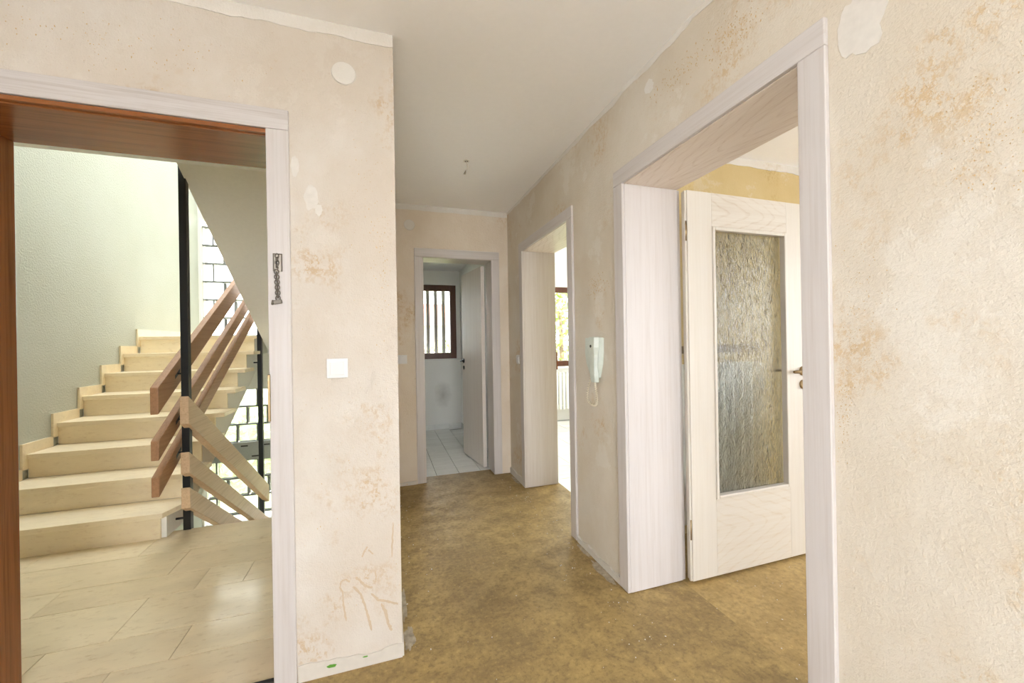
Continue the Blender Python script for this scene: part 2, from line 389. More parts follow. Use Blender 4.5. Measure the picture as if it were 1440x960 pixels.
# ------------------------------------------------------------------ room shell
tag(grid_wall('floor', 'Z', -.12, 0, (-1.8, 1.42), (YBACK-.2, 3.69), [(-1.8, -0.15, 1.655, 3.69)], M_floor), 'brown stained bare screed floor of the hall', 'floor', kind=ST)
tag(box('floor_room', 1.42, 5.0, YBACK-.2, 2.04, -.12, -.004, M_floor_room), 'yellowish bare screed floor beyond the glazed door', 'floor', kind=ST)
tag(grid_wall('ceiling', 'Z', H, H+.25, (-2.0, 5.2), (YBACK-.3, 5.95), [(-2.0, XC-.1, 1.9, 5.95)], M_ceil), 'white painted ceiling of the hall', 'ceiling', kind=ST)
wl = tag(grid_wall('wall_left', 'Y', YL, 1.92, (-2.6, XC), (-.12, H), [(XE0-.02, XE1+.02, -.12, 2.005)], M_wall), 'beige bare plaster wall with the entrance doorway and a projecting corner', 'wall', kind=ST)
wc = tag(grid_wall('wall_corridor', 'X', -0.15, XC-.02, (1.92, YS+.25), (-1.6, 5.0), [], M_stairwhite), 'wall between stairwell and corridor', 'wall', kind=ST)
tag(box('wall_corridor_side', XC-.02, XC, 1.92, YF, -.05, H, M_wall), 'beige bare plaster side of the corridor behind the projecting corner', 'wall', kind=ST)
tag(box('wall_toilet_side', XC-.02, XC, YF2, YB, -.05, H, M_white), 'white painted inner side wall of the toilet', 'wall', kind=ST)
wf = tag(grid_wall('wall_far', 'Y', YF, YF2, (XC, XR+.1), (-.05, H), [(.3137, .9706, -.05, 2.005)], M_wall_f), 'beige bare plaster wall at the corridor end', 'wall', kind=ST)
wr = tag(grid_wall('wall_right', 'X', XR, XR2, (YBACK, YB), (-.05, H), [(.7697, 1.6586, -.05, 2.005), (2.2282, 3.1216, -.05, 2.005)], M_wall_r), 'cream stained bare plaster wall with two deep doorways', 'wall', kind=ST)
tag(grid_wall('wall_hall_side', 'X', -2.0, -1.8, (YBACK, YL), (-.05, H), [(-1.7, .2, .8, 2.2)], M_wall), 'beige plaster wall at the hall side behind the viewer', 'wall', kind=ST)
tag(grid_wall('wall_back', 'Y', YBACK-.3, YBACK, (-2.0, 5.2), (-.05, H), [(-1.45, .75, .35, 2.3), (1.9, 4.1, .35, 2.3)], M_wall), 'plaster wall with two large windows behind the viewer', 'wall', kind=ST)
tag(box('wall_room_far', XR2, 5.0, 2.04, 2.16, -.05, H, M_wall_room), 'yellow bare plaster wall behind the glazed door', 'wall', kind=ST)
tag(grid_wall('wall_room_end', 'X', 5.0, 5.2, (YBACK, 6.0), (-.05, H), [(2.9, 5.1, .8, 2.15), (-.5, 1.7, .4, 2.25)], M_wall_room), 'end wall of the rooms on the right', 'wall', kind=ST)
tag(grid_wall('wall_outer', 'Y', YB, YB+.3, (XC, 5.0), (-.05, H), [(.22, .99, 1.0, 2.06), (2.40, 3.9, .83, 2.08)], M_white), 'white outer wall with the toilet window and the kitchen window', 'wall', kind=ST)
tag(box('wall_toilet', 1.045, XR-.001, YF2, YB, -.05, 2.26, M_white), 'white painted side wall of the toilet', 'wall', kind=ST)
tag(box('ceiling_toilet', XC, XR-.001, YF2, YB, 2.26, H-.002, M_ceil), 'lowered white ceiling of the toilet', 'ceiling', kind=ST)

# ragged plaster strips under the ceiling and along the floor
def ragged(name, plane, a_face, sign, u0, u1, v0, v1, mat, amp, depth=.004, step=.03, seed=0, edge='low', parent=None):
    def P(u, v, a): return {'X': (a, u, v), 'Y': (u, a, v), 'Z': (u, v, a)}[plane]
    n = max(3, int(abs(u1-u0)/step)); bm = bmesh.new(); F = []; B = []
    for i in range(n+1):
        u = u0+(u1-u0)*i/n
        w = (mnoise.noise(Vector((u*9, seed*3.1, 0)))*.6+mnoise.noise(Vector((u*31, seed*5.7, 4)))*.4)*amp
        lo, hi = (v0+w, v1) if edge == 'low' else (v0, v1+w)
        F.append((bm.verts.new(P(u, lo, a_face+sign*depth)), bm.verts.new(P(u, hi, a_face+sign*depth))))
        B.append((bm.verts.new(P(u, lo, a_face)), bm.verts.new(P(u, hi, a_face))))
    for i in range(n):
        bm.faces.new((F[i][0], F[i+1][0], F[i+1][1], F[i][1])); bm.faces.new((B[i][0], B[i][1], B[i+1][1], B[i+1][0]))
        bm.faces.new((F[i][0], B[i][0], B[i+1][0], F[i+1][0])); bm.faces.new((F[i][1], F[i+1][1], B[i+1][1], B[i][1]))
    for i in (0, n): bm.faces.new((F[i][0], F[i][1], B[i][1], B[i][0]))
    return link(name, bm_mesh(name, bm), mat, parent)
tag(ragged('trim_1', 'Y', YL, -1, -1.79, XC, 2.392, H, M_filler, .012, .002, seed=1), 'ragged white plaster strip along the ceiling above the entrance door', 'plaster strip', kind=ST)
tag(ragged('trim_2', 'Y', YF, -1, XC, XR, 2.395, H, M_filler, .008, .002, seed=2), 'narrow white plaster strip along the ceiling over the far door', 'plaster strip', kind=ST)
tag(ragged('trim_3', 'X', XR, -1, YBACK, YF, 2.415, H, M_filler, .022, .002, seed=3), 'ragged white plaster strip along the ceiling of the right wall', 'plaster strip', kind=ST)
tag(ragged('trim_4', 'Y', YL, -1, -0.317, XC, .0, .05, M_concrete, .02, .006, .02, 4, 'high'), 'grey ragged plaster foot under the light switch wall', 'plaster strip', kind=ST)
tag(ragged('trim_5', 'X', XR, -1, 1.712, 2.17, .0, .035, M_concrete, .03, .012, .02, 5, 'high'), 'grey ragged plaster foot between the two right doorways', 'plaster strip', kind=ST)
tag(ragged('trim_6', 'X', XR, -1, 3.19, YF, .0, .05, M_concrete, .03, .01, .02, 6, 'high'), 'grey ragged plaster foot beside the far corner', 'plaster strip', kind=ST)
tag(ragged('trim_7', 'Y', YF, -1, XC, .25, .0, .03, M_concrete, .02, .008, .02, 7, 'high'), 'grey ragged plaster foot left of the far door', 'plaster strip', kind=ST)
tag(ragged('trim_8', 'Z', 0, 1, 1.72, 2.2, XR-.045, XR, M_concrete, .04, .006, .02, 8, 'low') if False else ragged('trim_8', 'X', XC, 1, YL, 1.92, .0, .05, M_concrete, .02, .006, .02, 8, 'high'), 'grey ragged plaster foot at the projecting corner', 'plaster strip', kind=ST)

FLR = bpy.data.objects['floor']
# stains and filler patches that lie on the walls
def blob(name, wall, plane, a, sign, cu, cv, ru, rv, mat, seed, n=28, depth=.0012, jag=.35):
    def P(u, v, q): return {'X': (q, u, v), 'Y': (u, q, v), 'Z': (u, v, q)}[plane]
    bm = bmesh.new(); F = []; B = []
    for k in range(n):
        t = 2*math.pi*k/n; r = 1+jag*(mnoise.noise(Vector((math.cos(t)*1.7+seed*7.3, math.sin(t)*1.7, seed)))+.5*mnoise.noise(Vector((math.cos(t)*5+seed, math.sin(t)*5, seed*2))))
        u, v = cu+math.cos(t)*ru*r, cv+math.sin(t)*rv*r
        F.append(bm.verts.new(P(u, v, a+sign*depth))); B.append(bm.verts.new(P(u, v, a)))
    bm.faces.new(F); bm.faces.new(B[::-1])
    for k in range(n): bm.faces.new((F[k], B[k], B[(k+1) % n], F[(k+1) % n]))
    return link(name, bm_mesh(name, bm), mat, wall)
for i, (cu, cv, ru, rv) in enumerate([(-.250, 1.775, .022, .045), (-.303, 1.885, .014, .036), (-.225, 1.73, .012, .02)]):
    blob('filler_patch', wl, 'Y', YL, -1, cu, cv, ru, rv, M_patch, i+1)
blob('filler_patch', wr, 'X', XR, -1, .645, 1.99, .052, .085, M_patch, 5)
blob('filler_patch', wr, 'X', XR, -1, 1.44, 2.33, .03, .03, M_filler, 12)
M_resid = plain('floor_lime_smear', (.40, .345, .26), .95, var=.3)
for i, (cx_, cy_, rx_, ry_) in enumerate([(1.085, 1.84, .026, .11), (1.093, 2.07, .016, .08), (.080, 1.70, .022, .07), (.068, 1.93, .012, .12), (1.09, 3.32, .016, .10)]):
    blob('plaster_residue', FLR, 'Z', 0, 1, cx_, cy_, rx_, ry_, M_resid, 30+i, 40, .0012, .45)
def ribbon(wall, pts, w, mat, seed, y=YL):
    """uneven paste streak on the left wall: pts (x,z)"""
    bm = bmesh.new(); Fs = []; P_ = []
    for (x0, z0), (x1, z1) in zip(pts, pts[1:]):
        for k in range(6): P_.append((x0+(x1-x0)*k/6, z0+(z1-z0)*k/6))
    P_.append(pts[-1])
    for i, (x, z) in enumerate(P_):
        a = P_[max(0, i-1)]; c = P_[min(len(P_)-1, i+1)]; tx, tz = c[0]-a[0], c[1]-a[1]; l = math.hypot(tx, tz) or 1
        nx, nz_ = -tz/l, tx/l; ww = w*(.55+.75*abs(mnoise.noise(Vector((i*.7, seed, 0))))+.5*abs(mnoise.noise(Vector((i*1.9, seed, 3))))) * (.45 if i in (0, len(P_)-1) else 1)
        j = mnoise.noise(Vector((i*.9, seed, 9)))*.003
        Fs.append([bm.verts.new((x+nx*(s*ww/2+j), y+d, z+nz_*(s*ww/2+j))) for s in (-1, 1) for d in (-.0009, 0)])
    for A, B in zip(Fs, Fs[1:]):
        for p, q in ((0, 2), (2, 3), (3, 1), (1, 0)): bm.faces.new((A[p], A[q], B[q], B[p]))
    for A in (Fs[0], Fs[-1]): bm.faces.new((A[0], A[2], A[3], A[1]))
    return link('paste_streak', bm_mesh('paste_streak', bm), mat, wall)
def flecks(wall, plane, a, sign, cu, cv, su, sv, n, seed, mat, smin=.002, smax=.006):
    rnd = random.Random(seed); bm = bmesh.new()
    def P(u, v, q): return {'X': (q, u, v), 'Y': (u, q, v)}[plane]
    for i in range(n):
        u, v = rnd.gauss(cu, su), rnd.gauss(cv, sv); s_ = rnd.uniform(smin, smax); k = 7; ph = rnd.random()*6; el = rnd.uniform(.6, 2.2)
        F = []; B = []
        for q in range(k):
            t = 2*math.pi*q/k+ph; rr_ = s_*rnd.uniform(.5, 1.1); uu, vv = u+math.cos(t)*rr_, v+math.sin(t)*rr_*el
            F.append(bm.verts.new(P(uu, vv, a+sign*.0007))); B.append(bm.verts.new(P(uu, vv, a)))
        bm.faces.new(F); bm.faces.new(B[::-1])
        for q in range(k): bm.faces.new((F[q], B[q], B[(q+1) % k], F[(q+1) % k]))
    o = link('paste_flecks', bm_mesh('paste_flecks', bm), mat, wall); o['kind'] = 'stuff'
M_fleck = plain('rusty_paste_flecks', (.56, .40, .21), .95, var=.15)
flecks(wr, 'X', XR, -1, 1.915, 1.53, .05, .03, 160, 1, M_fleck, .0008, .003)
flecks(wr, 'X', XR, -1, 1.27, 2.27, .09, .03, 140, 2, M_fleck, .0008, .0026)
flecks(wr, 'X', XR, -1, 1.02, 2.24, .06, .035, 160, 3, M_fleck, .0008, .0026)
flecks(wr, 'X', XR, -1, .695, 1.04, .010, .05, 160, 4, M_fleck, .0004, .0013)
flecks(wr, 'X', XR, -1, .66, 1.28, .03, .10, 160, 5, M_fleck, .0004, .0012)
flecks(wr, 'X', XR, -1, .42, 1.60, .04, .06, 260, 6, M_fleck, .0004, .0014)
flecks(wl, 'Y', YL, -1, -.005, 1.50, .016, .17, 130, 7, M_fleck, .0006, .0022)
flecks(wl, 'Y', YL, -1, -.06, 1.82, .03, .12, 80, 8, M_fleck, .0006, .0018)
flecks(wl, 'Y', YL, -1, -.10, .75, .10, .35, 200, 9, M_fleck, .0005, .0016)
flecks(wl, 'Y', YL, -1, -.85, 2.22, .22, .05, 160, 10, M_fleck, .0006, .0022)
M_paste = plain('brown_paste_residue', (.55, .44, .32), .9)
def wpt(u, v):
    d = R_*((u-720)/FPX) - U_*((v-480)/FPX) + fw; t = YL/d.y; return (d.x*t, HC+d.z*t)
for i, (ps, w) in enumerate([([(487, 873), (483, 850), (482, 832), (478, 826), (480, 817), (486, 814), (492, 818)], .008),
                       ([(497, 824), (507, 835), (513, 850), (518, 868), (523, 886)], .010),
                       ([(500, 811), (508, 818), (515, 824), (524, 826)], .010), ([(522, 834), (532, 843), (545, 845), (560, 849)], .011),
                       ([(536, 848), (543, 862), (546, 876), (551, 886)], .013), ([(528, 802), (529, 812), (528, 819)], .006), ([(553, 734), (552, 760), (551, 783)], .007),
                       ([(517, 768), (512, 776), (509, 783)], .009), ([(518, 772), (525, 779)], .006)]):
    ribbon(wl, [wpt(*p) for p in ps], w, M_paste, i*3.7)
gx, gz = wpt(467, 934)
gp = blob('paint_fleck', None, 'Y', YL-.006, -1, gx, gz, .0165, .006, M_green, 21, depth=.001)
tag(gp, 'green paint fleck low on the wall beside the entrance casing', 'paint fleck')
gx, gz = wpt(514, 921)
gp = blob('paint_fleck', None, 'Y', YL-.006, -1, gx, gz, .009, .0025, M_green, 25, depth=.001)
tag(gp, 'smaller green paint fleck nearer the projecting corner', 'paint fleck')

# crumbs of plaster on the floor: nobody could count them
bm = bmesh.new()
for i in range(260):
    q = random.random()
    if q < .45: y = random.uniform(1.3, 3.4); x = XR-abs(random.gauss(0, .13))-.01
    elif q < .6: x = random.uniform(1.2, 2.2); y = random.uniform(.7, 1.6)
    elif q < .75: y = random.uniform(1.6, 3.5); x = XC+abs(random.gauss(0, .06))+.01
    else: x = random.uniform(-.3, 1.05); y = random.uniform(.9, 3.5)
    if 1.05 < x < XR2 and not (.8 < y < 1.6 or 2.3 < y < 3.05): continue
    if x < XC and y > 1.58: continue
    s = random.uniform(.0010, .0028)*(1.4 if random.random() < .1 else 1)
    m_ = Matrix.Translation((x, y, s*.4)) @ Matrix.Rotation(random.random()*6, 4, 'Z') @ Matrix.Diagonal((s*random.uniform(.8, 2), s, s*.7, 1))
    bmesh.ops.create_icosphere(bm, subdivisions=1, radius=1, matrix=m_)
tag(link('plaster_crumbs', bm_mesh('plaster_crumbs', bm), M_filler), 'tiny white plaster crumbs scattered on the bare floor', 'crumbs', kind='stuff')

# ------------------------------------------------------------------ doors
def casing_y(parent, x0, x1, htop, w, yface, ywall):
    """casing on a wall facing -Y around an opening x0..x1"""
    box('casing', x0-w, x0, yface, ywall, .004, htop, M_oak_z, parent, .003)
    box('casing', x1, x1+w, yface, ywall, .004, htop, M_oak_z, parent, .003)
    box('casing', x0-w, x1+w, yface-.0005, ywall, htop, htop+w, M_oak_x, parent, .003)
def casing_x(parent, y0, y1, htop, w, xface, xwall):
    box('casing', xface, xwall, y0-w, y0, .004, htop, M_oak_z, parent, .003)
    box('casing', xface, xwall, y1, y1+w, .004, htop, M_oak_z, parent, .003)
    box('casing', xface-.0005, xwall, y0-w, y1+w, htop, htop+w, M_oak_y, parent, .003)
def lever(parent, c, out, along, mat, reach=.115, proj=.045):
    """lever handle: c on the leaf face, OUT normal, ALONG lever direction"""
    o, a, c = Vector(out), Vector(along), Vector(c)
    r = lathe('rosette', [(.026, 0), (.026, .006), (.022, .010), (.012, .011)], c, o, mat, parent, 24)
    pts = [c+o*.008, c+o*.03, c+o*proj*.93+a*.006, c+o*proj+a*.02, c+o*proj+a*.06, c+o*proj*.95+a*reach]
    tube('lever', pts, [.009, .009, .0095, .0095, .0085, .0075], mat, parent, 10)
    k = c+Vector((0, 0, -.075))
    lathe('key_rosette', [(.026, 0), (.026, .006), (.022, .009), (.010, .0095), (.009, .004)], k, o, mat, parent, 24)
    return r

# --- door_1: entrance, white casing outside a varnished brown frame
d1 = thing('door_1', ((XE0+XE1)/2, YL, 0), 'entrance doorway with white casing and glossy reddish brown frame', 'door', kind=ST)
casing_y(d1, XE0-.0, XE1, 2.006, .073, 1.600, YL)
# brown lining with a rebate lip
box('frame_jamb', XE0-.02, XE0, YL-.004, 1.92, 0, 1.985, M_mahog_z, d1, .002)
box('frame_jamb', XE1, XE1+.02, YL-.004, 1.92, 0, 1.985, M_mahog_z, d1, .002)
box('frame_head', XE0-.02, XE1+.02, YL+.012, 1.92, 1.985, 2.004, M_mahog, d1, .002)
box('frame_lip', XE0, XE1, YL-.006, YL+.012, 1.990, 2.004, M_mahog, d1, .001)
box('strike_plate', XE1-.004, XE1+.004, 1.594, 1.612, .958, 1.125, M_brass, d1, .0015)
box('threshold', XE0, XE1, 1.640, 1.656, 0, .006, M_dark, d1)

# --- door_2: near right, deep limed oak lining, glazed leaf opened into the room
d2 = thing('door_2', (XR, 1.215, 0), 'near right doorway with deep limed oak lining and open glazed door', 'door', kind=ST)
Y0, Y1 = .7897, 1.6386
casing_x(d2, Y0, Y1, 1.987, .073, 1.0994, XR)
box('lining', 1.1152, 1.425, Y1, Y1+.019, .004, 1.985, M_oak_z, d2, .0015)
box('lining', 1.1152, 1.425, Y0-.019, Y0, .004, 1.985, M_oak_z, d2, .0015)
box('lining_head', 1.1152, 1.425, Y0-.019, Y1+.019, 1.985, 2.004, M_oak_soff, d2, .0015)
box('rebate', 1.427, 1.442, Y1+.004, Y1+.02, .004, 1.985, M_oak_z, d2, .001)
box('rebate', 1.427, 1.442, Y0-.02, Y0-.004, .004, 1.985, M_oak_z, d2, .001)
# leaf: hinged at (1.452, 1.60), stands at right angles to the wall
LX0, LX1, LY0, LY1 = 1.452, 2.305, 1.600, 1.640
leaf = thing('door_leaf', (LX0, LY0, 0.012), '', ''); del leaf['label']; del leaf['category']
leaf.parent = d2; leaf.matrix_parent_inverse = WM[d2.name].inverted()
GX0, GX1, GZ0, GZ1 = 1.607, 2.125, .402, 1.803
box('stile', LX0, GX0, LY0, LY1, .012, 1.975, M_oak_leaf, leaf, .002)
box('stile', GX1, LX1, LY0, LY1, .012, 1.975, M_oak_leaf, leaf, .002)
box('rail', GX0, GX1, LY0, LY1, GZ1, 1.975, M_oak_rail, leaf, .0012)
box('rail', GX0, GX1, LY0, LY1, .012, GZ0, M_oak_panel, leaf, .0012)
for s in (0, 1):   # rounded glazing beads on the front side
    box('glazing_bead', GX0+.0005 if s == 0 else GX1-.018, GX0+.018 if s == 0 else GX1-.0005, LY0-.005, LY0+.028, GZ0+.001, GZ1-.001, M_oak_leaf, leaf, .004)
    box('glazing_bead', GX0+.018, GX1-.018, LY0-.005, LY0+.028, GZ0+.001 if s == 0 else GZ1-.018, GZ0+.018 if s == 0 else GZ1-.001, M_oak_leaf, leaf, .004)
box('glass_pane', GX0+.014, GX1-.014, LY0+.0285, LY0+.033, GZ0+.014, GZ1-.014, M_doorglass, leaf)
box('overlap_edge', LX0-.012, LX0, LY0+.004, LY0+.016, .014, 1.973, M_oak_leaf, leaf, .002)
lever(leaf, (2.232, LY0, 1.038), (0, -1, 0), (-1, 0, 0), M_brass, .12)
lever(leaf, (2.232, LY1, 1.038), (0, 1, 0), (-1, 0, 0), M_brass, .12)
for z in (.22, 1.72): tube('hinge', [(1.447, 1.607, z), (1.447, 1.607, z+.1)], .006, M_brass, d2, 10)

# --- door_3: middle right doorway, its leaf out of sight inside the kitchen
d3 = thing('door_3', (XR, 2.67, 0), 'narrow seen doorway on the right between intercom and corner', 'door', kind=ST)
Y0, Y1 = 2.2482, 3.1016
casing_x(d3, Y0, Y1, 1.987, .073, 1.0994, XR)
box('lining', 1.1152, 1.405, Y1, Y1+.019, .004, 1.985, M_oak_z, d3, .0015)
box('lining', 1.1152, 1.405, Y0-.019, Y0, .004, 1.985, M_oak_z, d3, .0015)
box('lining_head', 1.1152, 1.405, Y0-.019, Y1+.019, 1.985, 2.004, M_oak_soff, d3, .0015)
box('strike_plate', 1.404, 1.414, Y1-.004, Y1+.012, .985, 1.135, M_mahog_z, d3, .001)

# --- door_4: far door with the leaf opened into the toilet
d4 = thing('door_4', (.64, YF, 0), 'far narrow doorway with limed oak casing and plain open door', 'door', kind=ST)
casing_y(d4, .3337, .9506, 1.987, .077, 3.5185, YF)
box('lining', .3147, .3337, 3.5302, 3.737, .004, 1.985, M_oak_z, d4, .0015)
box('lining', .9506, .9696, 3.5302, 3.737, .004, 1.985, M_oak_z, d4, .0015)
box('lining_head', .3147, .9696, 3.5302, 3.737, 1.985, 2.004, M_oak_x, d4, .0015)
leaf4 = box('door_leaf', 0, .605, 0, .038, .010, 1.972, M_oak_grey, None, .002)
ang = math.radians(180-82.5)
leaf4.matrix_world = Matrix.Translation((.938, 3.745, 0)) @ Matrix.Rotation(ang, 4, 'Z')
WM[leaf4.name] = leaf4.matrix_world.copy()
leaf4.parent = d4; leaf4.matrix_parent_inverse = WM[d4.name].inverted()
RL = Matrix.Translation((.938, 3.745, 0)) @ Matrix.Rotation(ang, 4, 'Z')
nout = (RL.to_3x3() @ Vector((0, 1, 0))).normalized(); nal = (RL.to_3x3() @ Vector((-1, 0, 0))).normalized()
hp = RL @ Vector((.548, .038, 1.03))
h4 = thing('handle', hp, '', ''); del h4['label']; del h4['category']
h4.parent = leaf4; h4.matrix_parent_inverse = WM[leaf4.name].inverted()
def lever4(par):
    pts = [hp+nout*.008, hp+nout*.03, hp+nout*.042+nal*.006, hp+nout*.045+nal*.02, hp+nout*.045+nal*.06, hp+nout*.043+nal*.11]
    return pts
lathe('rosette', [(.025, 0), (.025, .006), (.012, .010)], hp, nout, M_black, leaf4, 20)
tube('lever', lever4(None), [.008, .008, .009, .009, .008, .007], M_black, leaf4, 8)
lathe('key_rosette', [(.022, 0), (.022, .006), (.010, .008)], hp+Vector((0, 0, -.075)), nout, M_black, leaf4, 20)
bpy.data.objects.remove(h4)

# ------------------------------------------------------------------ stairwell
wsl = tag(grid_wall('wall_stairwell_left', 'X', -2.6, -2.385, (1.92, YS+.25), (-1.6, 5.0), [], M_stairwall), 'rough pale render wall beside the rising stair', 'wall', kind=ST)
ZU0, ZU1, ZL0, ZL1 = 1.375, 2.98, -1.2, .635
GXa, GXb = -2.36, -.18
wsb = tag(grid_wall('wall_stairwell_back', 'Y', YS, YS+.25, (-2.385, -.15), (-1.6, 5.0), [(GXa, GXb, ZU0, ZU1), (GXa, GXb, ZL0, ZL1)], M_stairwhite), 'pale back wall of the stairwell around the glass blocks', 'wall', kind=ST)
tag(grid_wall('ceiling_stairwell', 'Z', 2.43, 2.68, (-2.385, -.15), (1.92, 3.1), [], M_stairwhite), 'white underside of the landing above the stair', 'ceiling', kind=ST)
tag(box('wall_stairwell_front', -2.385, -.15, 1.92, 2.0, 2.68, 5.0, M_stairwhite), 'upper front wall of the stair well', 'wall', kind=ST)
tag(grid_wall('ceiling_stair_top', 'Z', 5.0, 5.1, (-2.6, XC), (1.92, YS+.25), [(-2.35, -1.2, 3.15, 6.2)], M_stairwhite), 'upper ceiling over the stair well', 'ceiling', kind=ST)
# landing floor of marble slabs, alternating wide and narrow courses
fl = tag(grid_wall('floor_landing', 'Z', -.16, -.012, (-2.385, -.15), (1.657, 3.215), [(-2.385, XE0, 1.657, 1.92), (XE1, -.15, 1.657, 1.92)], M_mortar), 'beige marble slab floor of the stair landing', 'floor', kind=ST)
rows = [(1.657, 1.895, [-1.007]), (1.897, 2.098, [-1.32, -.827]), (2.100, 2.398, [-1.82, -1.120, -.45]), (2.400, 2.606, [-1.567, -.940, -.726]),
        (2.608, 2.893, [-1.9, -1.136, -.5]), (2.895, 3.215, [-1.95, -1.405, -.72])]
for y0, y1, js in rows:
    lo, hi = (XE0, XE1) if y0 < 1.7 else (-2.385, -.15)
    xs = [lo]+[j for j in js if lo < j < hi]+[hi]
    for a, b in zip(xs, xs[1:]): box('floor_slab', a+.001, b-.001, y0+.0005, y1-.0005, -.012, 0, M_marble, fl, .0008, 1)

# rising flight
RISE, GO, YN = .168, .268, 3.094
up_st = thing('staircase', (-1.85, 3.12, 0), 'beige marble stair rising away along the pale rough wall', 'staircase')
def side_profile(x_in):
    pts = []
    for k in range(8):
        y = 3.125+k*GO; pts += [(y, k*RISE-.0), (y, (k+1)*RISE-.034)]
    pts += [(6.36, 8*RISE-.034), (6.36, 1.14), (5.35, 1.14)]
    # sloped underside
    pts += [(3.36, 0.0), ]
    return pts
prism('waist', side_profile(0), 'X', -2.383, -1.362, M_stairwhite, up_st)
for k in range(8):
    y = YN+k*GO; z = (k+1)*RISE
    yb = y+GO+.012 if k < 7 else 6.36
    if k == 0:
        prism('tread', [(-2.369, y), (-1.372, y), (-1.300, y+.19), (-1.300, yb), (-2.369, yb)], 'Z', z-.034, z, M_tread, up_st, .003)
        prism('riser', [(-2.369, y+.016), (-1.39, y+.016), (-1.362, y+.07), (-1.362, y+.031), (-2.369, y+.031)][:2]+[(-1.39, y+.0315), (-2.369, y+.0315)], 'Z', 0, z-.034, M_tread, up_st)
    else:
        box('tread', -2.369, -1.292, y, yb, z-.034, z, M_tread, up_st, .003)
        box('riser', -2.369, -1.362, y+.016, y+.0305, z-RISE, z-.034, M_tread, up_st)
# stepped skirting slabs on the wall
sk = []
for k in range(8):
    y = YN+k*GO; z = (k+1)*RISE; y1 = y+GO if k < 7 else YS
    prism('skirting_slab', [(y-.03, z-RISE*.62), (y-.03, z+.075), (y1-.032, z+.075), (y1-.032, z), (y+.02, z), (y+.02, z-RISE*.62)], 'X', -2.384, -2.3695, M_tread, up_st, .001)
# flight climbing back above, seen from below
fb = prism('stair_flight_above', [(3.1, 2.43), (5.2, 1.14), (5.2, 1.344), (3.1, 2.69)], 'X', -1.27, -.151, M_stairwhite)
tag(fb, 'white sloping underside of the next stair flight overhead', 'stair flight')
ld = box('half_landing', -1.2915, -.151, 5.2005, 6.36, 1.14, 1.344, M_stairwhite); tag(ld, 'half landing slab in front of the upper glass blocks', 'landing')
# falling flight
dn = thing('staircase', (-.7, 3.25, -1.344), 'marble stair falling away behind the three pale boards', 'staircase')
pts = [(3.2155, -.165)]
for k in range(1, 8): pts += [(3.2155+(k-1)*GO, -k*RISE-.002), (3.2155+k*GO, -k*RISE-.002)]
pts += [(3.2155+7*GO, -8*RISE), (5.0, -1.55), (3.2155, -.45)]
prism('waist', pts, 'X', -1.24, -.151, M_stairwhite, dn)
for k in range(1, 8): box('tread', -1.26, -.151, 3.2155+(k-1)*GO, 3.245+k*GO, -k*RISE-.002, -k*RISE+.03, M_tread, dn, .003)
box('lower_landing', -2.38, -.151, 5.12, 6.36, -1.6, -1.344, M_tread, dn)
tag(box('floor_cellar', -2.385, -.15, 3.3, 5.12, -1.6, -1.58, M_tread), 'cellar floor far below the stair', 'floor', kind=ST)
tag(box('wall_stairwell_under', -2.385, -.15, 3.2, 3.2149, -1.58, -.16, M_stairwhite), 'wall under the stair landing edge', 'wall', kind=ST)

# glass block panels
bw = .25
bm = box_bm(-.1155, .1155, -.04, .04, -.1155, .1155, .010, 2)
me_full = bm_mesh('glass_block', bm); me_full.materials.append(M_block)
bm = box_bm(-.053, .053, -.04, .04, -.1155, .1155, .010, 2)
me_half = bm_mesh('glass_block_half', bm); me_half.materials.append(M_block)
def panel(name, z0, z1, label, first_joint):
    p = thing(name, (-1.25, YS+.1, z0), label, 'window', kind=ST)
    zs = []; z = first_joint
    while z - bw > z0-.01: z -= bw
    r = 0; bmm = bmesh.new()
    def mb(x0, x1, za, zb):
        b = box_bm(x0, x1, YS+.068, YS+.132, za, zb); tmp = bpy.data.meshes.new('t'); b.to_mesh(tmp); b.free(); bmm.from_mesh(tmp); bpy.data.meshes.remove(tmp)
    n = round((z1-z)/bw)
    for j in range(n+1):
        za = z+j*bw
        if za <= z1+.001: mb(GXa, GXb, max(z0, za-.0095), min(z1, za+.0095))
        if za+bw > z1+.02: break
        off = 0 if (j+first_par(name)) % 2 == 0 else bw/2
        x = GXa+off
        if off:
            link('glass_block', me_half, None, p, (GXa+.0625, YS+.1, za+bw/2)); mb(x-.0095, x+.0095, za+.0095, za+bw-.0095)
        while x+bw < GXb+.02:
            link('glass_block', me_full, None, p, (x+bw/2, YS+.1, za+bw/2))
            x += bw; mb(x-.0095, x+.0095, za+.0095, za+bw-.0095)
        if x+bw/2 < GXb+.02: link('glass_block', me_half, None, p, (x+.0625, YS+.1, za+bw/2))
    o = link('mortar_lattice', bm_mesh('mortar_lattice', bmm), M_mortar, p); o['kind'] = 'stuff'
    return p
def first_par(n): return 0 if n == 'window_1' else 1
panel('window_1', ZU0, ZU1, 'bright glass block window above the half landing', 2.63)
p2 = panel('window_2', ZL0, ZL1, 'lower glass block window below the stair with a grey band', .63)
w7 = thing('window_7', (-1.775, 4.65, 5.05), 'skylight added in the unseen roof over the stair for light', 'window', kind=ST)
box('pane', -2.35, -1.2, 3.15, 6.2, 5.05, 5.056, M_pane_top, w7)  # skylight added out of view to brighten the treads
# grey vent band across the lower panel
band = box('vent_band', GXa, GXb, YS+.03, YS+.14, -.365, -.115, M_grey, p2, .004)
for i in range(8):
    for j, z in enumerate((-.165, -.315)):
        x = -2.2+i*.27+j*.13
        box('vent_slot', x, x+.085, YS+.026, YS+.031, z-.009, z+.009, M_dark, band)

